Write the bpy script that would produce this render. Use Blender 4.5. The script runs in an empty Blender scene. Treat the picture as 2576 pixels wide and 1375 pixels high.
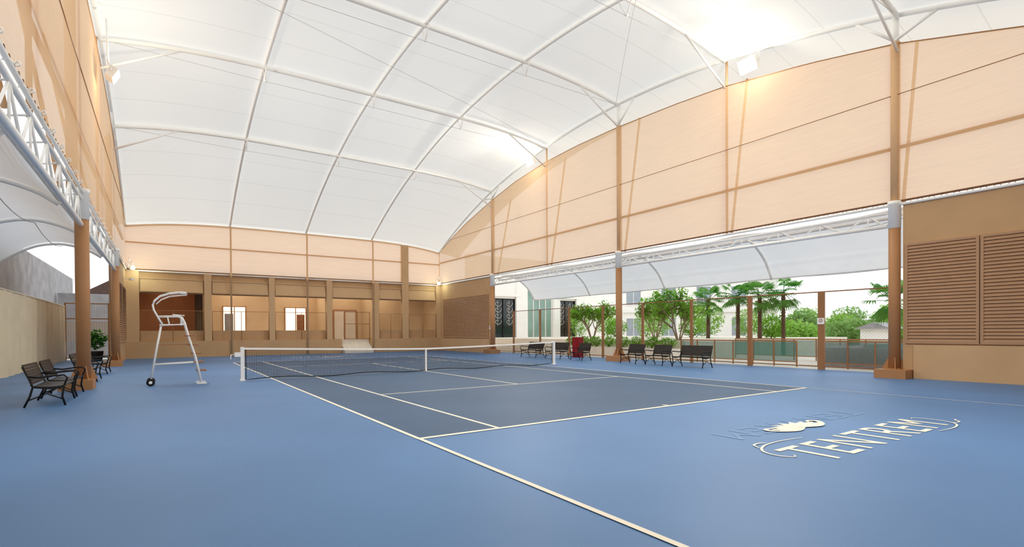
import bpy, math, random
import numpy as np
from mathutils import Vector, Matrix
random.seed(7)
XR, XL, YB, YF, YC = 16.3, -4.87, 33.05, -8.95, 12.05
SC = bpy.context.scene
COL = SC.collection

# ------------------------------------------------------------------ helpers
def lin(c):
    return tuple(((v/255)/12.92 if v/255 <= .04045 else ((v/255+.055)/1.055)**2.4) for v in c)

MATS = {}
def mat(name, col, rough=.6, var=.08, scale=3.0, metal=0, bump=0.0, emit=None, estr=0, spec=.3):
    if name in MATS: return MATS[name]
    m = bpy.data.materials.new(name); m.use_nodes = True
    nt = m.node_tree; b = nt.nodes['Principled BSDF']
    c = lin(col)
    tc = nt.nodes.new('ShaderNodeTexCoord'); n = nt.nodes.new('ShaderNodeTexNoise')
    n.inputs['Scale'].default_value = scale; n.inputs['Detail'].default_value = 4
    nt.links.new(tc.outputs['Object'], n.inputs['Vector'])
    r = nt.nodes.new('ShaderNodeValToRGB')
    r.color_ramp.elements[0].position = .3; r.color_ramp.elements[1].position = .7
    r.color_ramp.elements[0].color = (*[max(0, v*(1-var)) for v in c], 1)
    r.color_ramp.elements[1].color = (*[min(1, v*(1+var)) for v in c], 1)
    nt.links.new(n.outputs['Fac'], r.inputs['Fac']); nt.links.new(r.outputs['Color'], b.inputs['Base Color'])
    b.inputs['Roughness'].default_value = rough; b.inputs['Metallic'].default_value = metal
    b.inputs['Specular IOR Level'].default_value = spec
    if bump:
        bp = nt.nodes.new('ShaderNodeBump'); bp.inputs['Strength'].default_value = bump
        n2 = nt.nodes.new('ShaderNodeTexNoise'); n2.inputs['Scale'].default_value = scale*12
        nt.links.new(tc.outputs['Object'], n2.inputs['Vector'])
        nt.links.new(n2.outputs['Fac'], bp.inputs['Height']); nt.links.new(bp.outputs['Normal'], b.inputs['Normal'])
    if emit:
        b.inputs['Emission Color'].default_value = (*lin(emit), 1); b.inputs['Emission Strength'].default_value = estr
    MATS[name] = m
    return m

def cloth(name, diff, trans, transp, mixt=.5, seam=None, weave=0, nscale=.35, nvar=(.93, 1.05)):
    """thin fabric: diffuse + translucent (+ see-through share)"""
    m = bpy.data.materials.new(name); m.use_nodes = True; nt = m.node_tree; nt.nodes.clear()
    out = nt.nodes.new('ShaderNodeOutputMaterial')
    d = nt.nodes.new('ShaderNodeBsdfDiffuse'); t = nt.nodes.new('ShaderNodeBsdfTranslucent')
    tc = nt.nodes.new('ShaderNodeTexCoord')
    n = nt.nodes.new('ShaderNodeTexNoise'); n.inputs['Scale'].default_value = nscale; n.inputs['Detail'].default_value = 3
    nt.links.new(tc.outputs['Object'], n.inputs['Vector'])
    fac = n.outputs['Fac']
    sx = nt.nodes.new('ShaderNodeSeparateXYZ'); nt.links.new(tc.outputs['Object'], sx.inputs[0])
    mixf = nt.nodes.new('ShaderNodeMapRange'); mixf.inputs['To Min'].default_value = nvar[0]; mixf.inputs['To Max'].default_value = nvar[1]
    nt.links.new(fac, mixf.inputs['Value'])
    val = mixf.outputs[0]
    if seam:
        for ax, per, w, dark in seam:
            a = nt.nodes.new('ShaderNodeMath'); a.operation = 'PINGPONG'; a.inputs[1].default_value = per/2
            nt.links.new(sx.outputs[ax], a.inputs[0])
            b = nt.nodes.new('ShaderNodeMath'); b.operation = 'GREATER_THAN'; b.inputs[1].default_value = w
            nt.links.new(a.outputs[0], b.inputs[0])
            c = nt.nodes.new('ShaderNodeMapRange'); c.inputs['To Min'].default_value = dark; c.inputs['To Max'].default_value = 1
            nt.links.new(b.outputs[0], c.inputs['Value'])
            e = nt.nodes.new('ShaderNodeMath'); e.operation = 'MULTIPLY'
            nt.links.new(val, e.inputs[0]); nt.links.new(c.outputs[0], e.inputs[1]); val = e.outputs[0]
    if weave:
        wv = nt.nodes.new('ShaderNodeTexNoise'); wv.inputs['Scale'].default_value = 1.0
        mp = nt.nodes.new('ShaderNodeMapping'); mp.inputs['Scale'].default_value = (1.2, 1.2, 28)
        nt.links.new(tc.outputs['Object'], mp.inputs[0]); nt.links.new(mp.outputs[0], wv.inputs['Vector'])
        c = nt.nodes.new('ShaderNodeMapRange'); c.inputs['To Min'].default_value = 1-weave; c.inputs['To Max'].default_value = 1+weave
        nt.links.new(wv.outputs['Fac'], c.inputs['Value'])
        e = nt.nodes.new('ShaderNodeMath'); e.operation = 'MULTIPLY'
        nt.links.new(val, e.inputs[0]); nt.links.new(c.outputs[0], e.inputs[1]); val = e.outputs[0]
    for sh, col in ((d, diff), (t, trans)):
        v = nt.nodes.new('ShaderNodeVectorMath'); v.operation = 'SCALE'; v.inputs[0].default_value = lin(col)
        nt.links.new(val, v.inputs['Scale']); nt.links.new(v.outputs[0], sh.inputs['Color'])
    mx = nt.nodes.new('ShaderNodeMixShader'); mx.inputs[0].default_value = mixt
    nt.links.new(d.outputs[0], mx.inputs[1]); nt.links.new(t.outputs[0], mx.inputs[2])
    last = mx.outputs[0]
    if transp:
        tr = nt.nodes.new('ShaderNodeBsdfTransparent'); m2 = nt.nodes.new('ShaderNodeMixShader'); m2.inputs[0].default_value = transp
        nt.links.new(last, m2.inputs[1]); nt.links.new(tr.outputs[0], m2.inputs[2]); last = m2.outputs[0]
    nt.links.new(last, out.inputs[0])
    return m

class MB:
    def __init__(s): s.v = []; s.f = []; s.mi = []; s.cur = 0; s.sm = []
    def add(s, vs, fs, smooth=False):
        o = len(s.v); s.v += [tuple(v) for v in vs]
        for f in fs: s.f.append(tuple(i+o for i in f)); s.mi.append(s.cur); s.sm.append(smooth)
        return s
    def box(s, x0, x1, y0, y1, z0, z1, M=None):
        vs = [Vector((x, y, z)) for x in (x0, x1) for y in (y0, y1) for z in (z0, z1)]
        if M is not None: vs = [M @ v for v in vs]
        return s.add(vs, [(0,1,3,2),(4,6,7,5),(0,4,5,1),(2,3,7,6),(0,2,6,4),(1,5,7,3)])
    def cbox(s, c, d, M=None, rot=None):
        R = Matrix.Translation(c)
        if rot: R = R @ Matrix.Rotation(rot[1], 4, rot[0])
        return s.box(-d[0]/2, d[0]/2, -d[1]/2, d[1]/2, -d[2]/2, d[2]/2, R)
    def tube(s, pts, r, n=8, closed=False, cap=True):
        pts = [Vector(p) for p in pts]; N = len(pts)
        rs = r if isinstance(r, (list, tuple)) else [r]*N
        vs = []; up = None
        for i, p in enumerate(pts):
            if closed: t = (pts[(i+1) % N]-pts[i-1])
            else: t = pts[min(i+1, N-1)]-pts[max(i-1, 0)]
            if t.length < 1e-9: t = Vector((0,0,1))
            t.normalize()
            if up is None:
                up = Vector((0,0,1)) if abs(t.z) < .9 else Vector((1,0,0))
            a = t.cross(up)
            if a.length < 1e-4: up = Vector((0,1,0)) if abs(t.y) < .9 else Vector((1,0,0)); a = t.cross(up)
            a.normalize(); b = a.cross(t).normalized(); up = b
            for k in range(n):
                th = 2*math.pi*k/n
                vs.append(p+(a*math.cos(th)+b*math.sin(th))*rs[i])
        fs = []
        for i in range(N if closed else N-1):
            for k in range(n):
                j = (i+1) % N
                fs.append((i*n+k, i*n+(k+1) % n, j*n+(k+1) % n, j*n+k))
        s.add(vs, fs, True)
        if cap and not closed:
            o = len(s.v)-len(vs)
            s.f.append(tuple(o+k for k in range(n))[::-1]); s.mi.append(s.cur); s.sm.append(False)
            s.f.append(tuple(o+(N-1)*n+k for k in range(n))); s.mi.append(s.cur); s.sm.append(False)
        return s
    def ribbon(s, p, q, w, nrm):
        p, q, nrm = Vector(p), Vector(q), Vector(nrm); d = (q-p).cross(nrm).normalized()*w/2
        return s.add([p-d, q-d, q+d, p+d], [(0,1,2,3)])
    def mesh(s, name, mats):
        me = bpy.data.meshes.new(name); me.from_pydata(s.v, [], s.f)
        if not isinstance(mats, (list, tuple)): mats = [mats]
        for m in mats: me.materials.append(m)
        me.polygons.foreach_set('material_index', s.mi); me.polygons.foreach_set('use_smooth', s.sm)
        me.update()
        return me
def obj(name, mb, mats, loc=(0,0,0), rot=0, parent=None, label=None, category=None, group=None, kind=None):
    o = bpy.data.objects.new(name, mb.mesh(name, mats) if isinstance(mb, MB) else mb)
    COL.objects.link(o); o.location = loc; o.rotation_euler = (0, 0, rot)
    if parent: o.parent = parent
    for k, v in (('label', label), ('category', category), ('group', group), ('kind', kind)):
        if v: o[k] = v
    return o
def empty(name, label, category, loc=(0,0,0), rot=0, group=None):
    return obj(name, None, None, loc, rot, None, label, category, group)
def arcz(y): return 13.14-(47-math.sqrt(47*47-(y-YC)**2))
def rise(x):
    u = (x-(XR+XL)/2)/((XR-XL)/2)
    if abs(u) <= 1: return .55*(1-u**4)
    return -(abs(u)-1)*10.52*.2
def roofz(x, y): return arcz(y)+rise(x)

# ------------------------------------------------------------------ materials
M_blue = mat('blue_acrylic', (82,123,172), .5, .12, .22, bump=.08, spec=.35)
M_court = mat('slate_blue_acrylic', (64,92,124), .55, .1, .4, bump=.08, spec=.3)
M_line = mat('white_line_paint', (232,228,214), .7, .03, 2)
M_tan = mat('tan_painted_render', (194,158,118), .8, .05, 1.2, bump=.15)
M_tan2 = mat('tan_painted_render_light', (203,168,128), .8, .04, 1.2, bump=.1)
M_tan3 = mat('pale_tan_inner_wall', (218,194,160), .8, .04, 1.2)
M_tanmetal = mat('tan_painted_steel', (176,128,86), .5, .05, 2)
M_mast = mat('tan_wrapped_mast', (218,178,136), .8, .04, 2)
M_lou = mat('brown_louvre_paint', (178,140,108), .6, .04, 2)
M_brown = mat('brown_painted_steel', (160,113,74), .45, .05, 2)
M_white = mat('white_painted_steel', (250,249,245), .45, .01, 2)
M_black = mat('black_cord', (18,20,24), .7, .05, 5)
M_net = mat('black_net_cord', (28,34,42), .8, .05, 5)
M_cable = mat('steel_cable_grey', (186,184,178), .5, .05, 5)
M_slat = mat('dark_brown_slats', (42,36,31), .5, .15, 6)
M_lace = mat('brown_lacing_rope', (120,84,56), .8, .1, 6)
M_iron = mat('black_cast_metal', (22,20,20), .4, .1, 6)
M_wood = mat('brown_wood_tread', (158,106,72), .5, .15, 8)
M_rubber = mat('black_rubber', (18,18,18), .6, .05, 5)
M_lamp = mat('lit_lamp_glass', (255,250,235), .3, 0, 2, emit=(255,248,228), estr=40)
M_lampg = mat('lit_lamp_cool', (240,255,235), .3, 0, 2, emit=(205,255,195), estr=16)
M_grey = mat('concrete_grey', (158,158,162), .9, .2, 1.0, bump=.2)
M_cream = mat('cream_canvas', (224,210,182), .8, .05, 1.0, bump=.1)
M_stone = mat('cream_stone', (228,221,208), .6, .05, 2)
M_facade = mat('white_facade', (248,246,242), .7, .02, 1)
M_shut = mat('grey_window_shutter', (160,170,180), .6, .08, 2)
M_glass = mat('dark_glass', (26,36,40), .12, .1, .6, spec=.6)
M_glassg = mat('green_tint_glass', (130,160,150), .15, .2, .5, spec=.6)
M_leaf = cloth('leaf_green', (92,158,50), (150,205,70), 0, .45, nscale=2.5, nvar=(.6,1.3))
M_leafd = cloth('palm_leaf_green', (64,130,60), (115,175,70), 0, .4, nscale=2.5, nvar=(.6,1.3))
M_leafl = cloth('bright_foliage', (140,194,96), (180,220,110), 0, .45, nscale=.8, nvar=(.7,1.25))
M_leaff = cloth('distant_foliage', (130,180,110), (175,212,130), 0, .45, nscale=.5, nvar=(.7,1.2))
M_trunk = mat('grey_brown_bark', (140,122,102), .9, .2, 6, bump=.3)
M_palmtrunk = mat('dark_palm_bark', (92,72,58), .9, .25, 9, bump=.4)
M_red = mat('red_painted_metal', (150,26,32), .4, .05, 3)
M_greenmesh = cloth('green_mesh_panel', (54,108,100), (80,140,124), .3, .4)
M_greymesh = cloth('grey_mesh_panel', (84,112,112), (120,146,142), .35, .4)
M_dirt = mat('outdoor_paving', (204,201,192), .9, .08, 1)
M_tile = mat('roof_tile_brown', (84,66,60), .8, .2, 4)
M_ghost = mat('faded_paint_ghost', (98,139,186), .5, .05, 2, spec=.35)
M_interior = mat('orange_brown_interior', (164,104,64), .8, .1, 1)
M_cloth_roof = cloth('white_membrane', (240,239,234), (241,239,234), 0, .44, seam=[(1, 2.05, .022, .88)], nvar=(.9,1.04), nscale=.12)
M_cloth_can = cloth('white_canopy_membrane', (238,240,240), (240,242,244), 0, .45)
M_mesh = cloth('tan_mesh_fabric', (220,178,134), (238,204,166), .16, .55, weave=.09)

# ------------------------------------------------------------------ camera
yaw, pit, rol = .6039, -.0092, -.0060
fwd = Vector((math.sin(yaw)*math.cos(pit), math.cos(yaw)*math.cos(pit), math.sin(pit)))
r = Vector((math.cos(yaw), -math.sin(yaw), 0)); u = r.cross(fwd)
r2 = r*math.cos(rol)+u*math.sin(rol); u2 = u*math.cos(rol)-r*math.sin(rol)
cam = bpy.data.cameras.new('camera'); cam.sensor_width = 36; cam.lens = 1301.9/2576*36
cam.shift_x = (1288-1307.1)/2576; cam.shift_y = (845.2-687.5)/2576; cam.clip_end = 500
co = bpy.data.objects.new('camera', cam); COL.objects.link(co)
M = Matrix((r2, u2, -fwd)).transposed().to_4x4(); M.translation = (-3.0285, -6.9557, 1.5402)
co.matrix_world = M
SC.camera = co

# ------------------------------------------------------------------ floor with court and lines
fl = MB()
fl.box(-8.2, 18.0, YF, YB+.2, -.2, 0)
fl.cur = 1
def rect(x0, x1, y0, y1, z): fl.add([(x0,y0,z),(x1,y0,z),(x1,y1,z),(x0,y1,z)], [(0,1,2,3)])
rect(0, 10.97, 0, 23.77, .003)
fl.cur = 2
w = .065; z = .006
for x in (0, 10.97): rect(x-w/2, x+w/2, -.05, 23.82, z)
for x in (1.37, 9.6): rect(x-w/2, x+w/2, 0, 23.77, z)
for y in (5.485, 18.285): rect(1.37, 9.6, y-w/2, y+w/2, z+.001)
for y in (0, 23.77): rect(0, 10.97, y-.05, y+.05, z+.001)
rect(5.485-w/2, 5.485+w/2, 5.485, 18.285, z+.002)
rect(5.45, 5.52, 0, .18, z+.002); rect(5.45, 5.52, 23.59, 23.77, z+.002)
rect(-w/2, w/2, YF, 0, z+.003)
rect(10.957, 10.983, YF, 0, z+.003)
obj('floor', fl, [M_blue, M_court, M_line], label='blue acrylic tennis floor with slate court and white lines', kind='structure')

# painted lettering ------------------------------------------------------
def text_mb(s, width, height, off=.0):
    cu = bpy.data.curves.new('t', 'FONT'); cu.body = s; cu.size = 1; cu.space_character = 1.16; cu.offset = off
    o = bpy.data.objects.new('t', cu); COL.objects.link(o)
    dg = bpy.context.evaluated_depsgraph_get(); me = bpy.data.meshes.new_from_object(o.evaluated_get(dg))
    vs = np.array([v.co[:] for v in me.vertices]); mn, mx = vs.min(0), vs.max(0)
    vs[:, 0] = (vs[:, 0]-(mn[0]+mx[0])/2)*width/(mx[0]-mn[0]); vs[:, 1] = (vs[:, 1]-mn[1])*height/(mx[1]-mn[1]); vs[:, 2] = .006
    mb = MB(); mb.add([tuple(v) for v in vs], [tuple(p.vertices) for p in me.polygons])
    bpy.data.objects.remove(o); return mb
def flatcurve(mb, pts, w, z=.009):
    P = [Vector((p[0], p[1], z)) for p in pts]
    out = []
    for i in range(len(P)-1):
        a, b, c, d = P[max(i-1,0)], P[i], P[i+1], P[min(i+2, len(P)-1)]
        for k in range(6):
            t = k/6; out.append(.5*((2*b)+(c-a)*t+(2*a-5*b+4*c-d)*t*t+(3*b-a-3*c+d)*t**3))
    out.append(P[-1]); vs = []; fs = []
    for i, p in enumerate(out):
        t = (out[min(i+1, len(out)-1)]-out[max(i-1, 0)]).normalized(); n = Vector((-t.y, t.x, 0))
        ww = w*(.35+.65*math.sin(math.pi*min(1, max(.0, i/(len(out)-1)))))/2
        vs += [p+n*ww, p-n*ww]
    for i in range(len(out)-1): fs.append((2*i, 2*i+1, 2*i+3, 2*i+2))
    mb.add(vs, fs)
SCR = [[(-.9,.86),(-1.4,.92),(-1.85,.88),(-2.15,.72),(-2.22,.5),(-2.12,.34),(-2.02,.4)],
       [(-2.02,.84),(-1.92,.98),(-1.74,1.0),(-1.66,.95)],
       [(1.2,-.1),(1.7,-.14),(2.1,-.06),(2.3,.14),(2.34,.4),(2.26,.58),(2.16,.56)],
       [(2.2,.02),(2.4,-.02),(2.56,.08),(2.66,.1)]]
def emblem(loc, rot, name_label, mt):
    e = empty('painted_emblem', name_label, 'floor marking', loc, rot)
    obj('lettering', text_mb('TENTREM', 3.95, .68), mt, parent=e)
    for i, P in enumerate(SCR):
        sw = MB(); flatcurve(sw, P, .034, .009+.001*i); obj('scroll', sw, mt, parent=e)
    for k in range(-4, 5):
        cr = MB()
        ang = k*.36; L = .46-.02*abs(k); wd = .1
        n = 14; vs = []
        for i in range(n+1):
            t = i/n; hw = wd*math.sin(math.pi*t**.8)
            bend = .12*k*t*t/4
            cx = math.sin(ang)*L*t*1.5+bend; cy = math.cos(ang)*L*t*.9
            nx, ny = math.cos(ang), -math.sin(ang)
            vs += [(cx-nx*hw-.1, 1.25+cy-ny*hw, .006+.0008*(k+4)), (cx+nx*hw-.1, 1.25+cy+ny*hw, .006+.0008*(k+4))]
        cr.add(vs, [(2*i, 2*i+1, 2*i+3, 2*i+2) for i in range(n)])
        obj('crest_leaf', cr, mt, parent=e)
    for sg in (1, -1):
        cr = MB(); flatcurve(cr, [(-.1,1.23),(sg*.3-.1,1.15),(sg*.55-.1,1.23),(sg*.72-.1,1.39),(sg*.64-.1,1.49),(sg*.5-.1,1.43)], .09, .0145+.001*sg)
        obj('crest_scroll', cr, mt, parent=e)
    return e
emblem((5.36,-4.04,0), 0, 'cream painted hotel lettering with scrolls and leaf crest', M_line)
emblem((5.6,27.9,0), math.pi, 'cream painted lettering behind the far baseline', M_line)
g = text_mb('TENTREM', 3.9, .5, -.004)
obj('faded_lettering', g, M_ghost, (5.6,-2.25,-.002), math.pi, label='faint ghost of old lettering on blue floor', category='floor marking')

# ------------------------------------------------------------------ ceiling membrane
cb = MB(); nx, ny = 44, 64
x0, x1 = XL-1.7, XR+1.9
vs = []; fs = []
for j in range(ny+1):
    for i in range(nx+1):
        x = x0+(x1-x0)*i/nx; y = YF-.3+(YB-YF+.35)*j/ny
        vs.append((x, y, roofz(x, y)+.12))
for j in range(ny):
    for i in range(nx):
        a = j*(nx+1)+i; fs.append((a, a+1, a+nx+2, a+nx+1))
cb.add(vs, fs, True)
obj('ceiling', cb, M_cloth_roof, label='white translucent tensile membrane vault', kind='structure')

ARCHX = [XL, .8, 5.65, 10.5, XR]
PURY = [-6.4, -.2, 5.93, 12.05, 18.2, 24.4]
for x in ARCHX:
    m = MB(); n = 60
    pts = [(x, YF+(YB-YF)*k/n, roofz(x, YF+(YB-YF)*k/n)) for k in range(n+1)]
    m.tube(pts, .065 if XL < x < XR else .08, 10)
    obj('roof_arch', m, M_white, label='white curved steel pipe arch under the membrane', category='roof arch', group='roof arches')
for y in PURY+[YB-.08]:
    e = empty('roof_beam', 'white steel pipe beam crossing the vault', 'roof beam', (XL, y, arcz(y)), group='roof cross beams')
    m = MB(); pts = [(x-XL, 0, rise(x)-.06) for x in np.linspace(XL, XR, 30)]
    m.tube(pts, .08, 10); obj('beam_pipe', m, M_white, parent=e)
    if y < YB-1:
        for x in ARCHX[1:-1]:
            m = MB(); zz = rise(x)-.06
            for d in (-.34, .34): m.tube([(x-XL, d, zz), (x-XL, 0, zz-.58)], .026, 6)
            m.tube([(x-XL-.06, 0, zz-.58), (x-XL+.06, 0, zz-.58)], .045, 8)
            obj('hanger', m, M_white, parent=e)
        for sx, sg in ((XL, 1), (XR, -1)):
            m = MB(); m.tube([(sx-XL, 0, -1.15), (sx+sg*2.6-XL, 0, rise(sx+sg*2.6)-.1)], .045, 8)
            obj('brace', m, M_white, parent=e)
        m = MB(); P = [(0,0,-.05)]+[(x-XL, 0, rise(x)-.66) for x in ARCHX[1:-1]]+[(XR-XL,0,-.05)]
        m.tube(P, .008, 5); obj('tie_cable', m, M_cable, parent=e)
for a, b in [((XL+.2,12.2),(XR-.2,18.1)),((5.65,-.1),(XR-.2,12.0))]:
    m = MB(); pts = []
    for k in range(17):
        t = k/16; x = a[0]+(b[0]-a[0])*t; y = a[1]+(b[1]-a[1])*t
        pts.append((x, y, roofz(x, y)-.12-.25*math.sin(math.pi*t)))
    m.tube(pts, .007, 5)
    obj('stay_cable', m, M_cable, label='thin steel cable strung under the roof', category='cable', group='roof cables')

# ------------------------------------------------------------------ side screens
TT = [(-9.0,8.0),(-6.4,8.75),(-3.1,9.75),(-.2,10.62),(2.5,11.15),(5.9,11.65),(8.4,11.83),(12.05,11.98),(15.3,11.98),(18.2,11.85),(21.5,11.45),(24.5,10.83),(28.4,9.85),(30.6,9.1),(33.05,8.2)]
def topz(y): return float(np.interp(y, [t[0] for t in TT], [t[1] for t in TT]))
def screen_side(X, side, y0, y1):
    m = MB(); n = 10; vs = []; fs = []
    for k in range(n+1):
        y = y0+(y1-y0)*k/n
        vs += [(X, y, 5.6), (X, y, topz(y))]
    for k in range(n): fs.append((2*k, 2*k+2, 2*k+3, 2*k+1))
    e = empty('mesh_screen', 'tan woven mesh screen laced above the eave', 'screen', (0,0,0), group='side mesh screens')
    m.add(vs, fs); obj('mesh_fabric', m, M_mesh, parent=e)
    out = .08 if side > 0 else -.08
    m = MB(); m.tube([(X-out*.3, y0, 9.0), (X-out*.3, y1, 9.0)], .014, 5)
    obj('seam_cord', m, M_tanmetal, parent=e)
    m = MB(); m.tube([(X, y0+(y1-y0)*k/n, topz(y0+(y1-y0)*k/n)) for k in range(n+1)], .02, 5)
    obj('hem_cord', m, M_tanmetal, parent=e)
    m = MB(); m.tube([(X+out*1.6, y0, 7.35), (X+out*1.6, y1, 7.35)], .06, 8)
    obj('rail', m, M_mast, parent=e)
    m = MB(); m.tube([(X-out*.5, y0, 5.5), (X-out*.5, y1, 5.5)], .045, 8)
    obj('eave_pipe', m, M_white, parent=e)
    m = MB(); N = int((y1-y0)/.3); P = []
    for k in range(N+1):
        ya = y0+(y1-y0)*k/N; P.append((X-out*.55, ya, 5.62))
        if k < N: P.append((X-out*.55, ya+.15, 5.47))
    m.tube(P, .011, 4, cap=False)
    obj('lacing', m, M_lace, parent=e)
    m = MB(); m.box(X-.012, X+.012, y0, y1, 5.58, 5.64)
    obj('hem_band', m, M_lace, parent=e)
ys = [YF, -.2, 5.93, 12.05, 18.2, 24.4, YB]
for a, b in zip(ys[:-1], ys[1:]):
    screen_side(XR, 1, a, b)
    screen_side(XL, -1, a, b)

# columns -----------------------------------------------------------------
def column(X, Y, side):
    e = empty('steel_column', 'brown round steel column with white collar and footing', 'column', (X, Y, 0), group='main columns')
    m = MB(); m.tube([(0,0,.28),(0,0,4.78)], .165, 20); obj('shaft', m, M_tanmetal, parent=e)
    m = MB(); m.tube([(0,0,4.76),(0,0,5.5),(0,0,5.51),(0,0,5.62)], [.172,.172,.19,.19], 20); obj('collar', m, M_white, parent=e)
    mx_ = .06 if side > 0 else -.2
    m = MB(); m.tube([(mx_,0,5.6),(mx_,0,topz(Y)+.05)], .13, 16); obj('upper_mast', m, M_mast, parent=e)
    m = MB(); m.tube([(mx_,0,topz(Y)),(mx_,0,arcz(Y))], .1, 12); obj('head', m, M_white, parent=e)
    for d in (-1, 1):
        m = MB(); m.tube([(0,0,topz(Y)+.1),(0,d*1.1,arcz(Y+d*1.1)-.05)], .05, 8); obj('head_strut', m, M_white, parent=e)
    m = MB()
    if side > 0: m.box(-.6,.3,-.5,.36,0,.27)
    else: m.box(-.5,.24,-.5,.36,0,.27)
    obj('footing', m, M_tanmetal, parent=e)
    m = MB(); m.box(-.22,.22,-.22,.22,.27,.295); obj('base_plate', m, M_tanmetal, parent=e)
    for k in range(4):
        m = MB()
        a = k*math.pi/2+.4
        c, q = math.cos(a), math.sin(a)
        tx, ty = -q*.012, c*.012
        vs = [(c*.15+tx*s2, q*.15+ty*s2, .27) for s2 in (-1,1)]+[(c*.33+tx*s2, q*.33+ty*s2, .27) for s2 in (-1,1)]+[(c*.15+tx*s2, q*.15+ty*s2, .68) for s2 in (-1,1)]
        m.add(vs, [(0,2,4),(1,5,3),(0,1,3,2),(2,3,5,4),(0,4,5,1)])
        obj('gusset', m, M_tanmetal, parent=e)
for Y in (-.12, 12.05, 24.4):
    column(XR, Y, 1); column(XL, Y, -1)
for X in (XL, XR):
    for Y in (5.93, 18.2):
        m = MB(); m.tube([(0,0,5.5),(0,0,arcz(Y))], .05, 10)
        obj('screen_post', m, M_mast, (X+(.12 if X > 0 else -.12), Y, 0), label='slim tan steel post behind mesh screen', category='post', group='screen posts')
for X, sg in ((XR, 1), (XL, -1)):
    for Y in PURY[1:]:
        m = MB(); m.tube([(sg*.45,0,5.6),(sg*1.6,0,arcz(Y)-.35)], .055, 8)
        obj('raking_strut', m, M_mast, (X, Y, 0), label='tan raking steel strut outside the screen', category='strut', group='raking struts')

# trusses ------------------------------------------------------------------
def truss(X, y0, y1, side, zb, zt=5.28, hooks=False):
    e = empty('eave_truss', 'white welded pipe truss along the eave', 'truss', (X, y0, 0), group='eave trusses')
    L = y1-y0
    m = MB(); m.tube([(0,.22,zt),(0,L-.22,zt)], .048, 10); obj('top_chord', m, M_white, parent=e)
    m = MB(); m.tube([(0,.2,zb),(0,L/2,zb+.02),(0,L-.2,zb)], .065, 10); obj('bottom_chord', m, M_white, parent=e)
    m = MB(); m.tube([(side*.45,.1,zt-.1),(side*.45,L-.1,zt-.1)], .05, 10); obj('outer_chord', m, M_white, parent=e)
    N = int(round(L/1.5))
    for k in range(N):
        a, b, c = L*k/N, L*(k+.5)/N, L*(k+1)/N
        m = MB()
        m.tube([(0,max(a,.22),zb),(0,b,zt)], .024, 6); m.tube([(0,b,zt),(0,min(c,L-.22),zb)], .024, 6); m.tube([(0,b,zb),(0,b,zt)], .02, 6)
        m.tube([(side*.45,b,zt-.1),(0,max(a,.22),zb)], .02, 6); m.tube([(side*.45,b,zt-.1),(0,b,zt)], .02, 6)
        obj('web_member', m, M_white, parent=e)
    if hooks:
        for k in range(int(L/1.0)):
            m = MB()
            y = .4+k*1.0
            P = [(-side*(.0+.18*t), y, zt+.12+.04*math.sin(t*5)) for t in np.linspace(0,.75,6)]
            P += [(-side*(.16+.035*math.cos(a)), y, zt+.11+.035*math.sin(a)) for a in np.linspace(1.6,-2.2,7)]
            m.tube(P, .012, 6)
            obj('hook', m, M_white, parent=e)
for y0, y1 in ((-.12,12.05),(12.05,24.4)):
    truss(XR, y0, y1, 1, 4.86)
    truss(XL, y0, y1, -1, 4.6, zt=5.32, hooks=True)

# side canopies --------------------------------------------------------------
def canopy(X, sg):
    prof = [(0.5,5.25),(.9,5.5),(1.4,5.55),(2.0,5.42),(2.6,5.1),(3.2,4.6),(3.7,3.85)]
    if sg < 0: prof = [(0.5,5.15),(1,5.45),(1.8,5.65),(2.6,5.55),(3.3,5.2),(3.95,4.7),(4.45,4.15)]
    e = empty('side_canopy', 'white membrane canopy on curved pipe ribs beside hall', 'canopy', (X, 0, 0), group='side canopies')
    P = []
    for i in range(len(prof)-1):
        for k in range(4):
            t = k/4
            a, b, c, d = [Vector((*prof[min(max(j,0),len(prof)-1)],0)) for j in (i-1,i,i+1,i+2)]
            q = .5*((2*b)+(c-a)*t+(2*a-5*b+4*c-d)*t*t+(3*b-a-3*c+d)*t**3); P.append((q.x, q.y))
    P.append(prof[-1])
    ny = 48; y0, y1 = -.1, 24.4; vs = []; fs = []
    for j in range(ny+1):
        y = y0+(y1-y0)*j/ny; sag = -.12*abs(math.sin(math.pi*(y-y0)/6.12))
        for i, (a, b) in enumerate(P): vs.append((sg*a, y, b+.08+sag*(1 if 0 < i else .2)))
    n = len(P)
    for j in range(ny):
        for i in range(n-1): q = j*n+i; fs.append((q, q+1, q+n+1, q+n))
    m = MB(); m.add(vs, fs, True); obj('canopy_membrane', m, M_cloth_can, parent=e)
    for k in range(5):
        m = MB(); m.tube([(sg*a, y0+(y1-y0)*k/4, b) for a, b in P], .06, 8); obj('rib', m, M_white, parent=e)
    m = MB(); m.tube([(sg*P[-1][0], y0, P[-1][1]+.03), (sg*P[-1][0], y1, P[-1][1]+.03)], .03, 8); obj('edge_pipe', m, M_white, parent=e)
    for k in range(4):
        m = MB()
        ya, yb = y0+(y1-y0)*k/4, y0+(y1-y0)*(k+1)/4
        m.tube([(sg*1.9, ya+(yb-ya)*t, prof[2][1]-.1-.25*4*t*(1-t)) for t in np.linspace(0,1,8)], .012, 5)
        obj('tie_cable', m, M_cable, parent=e)
canopy(XR, 1); canopy(XL, -1)

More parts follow.
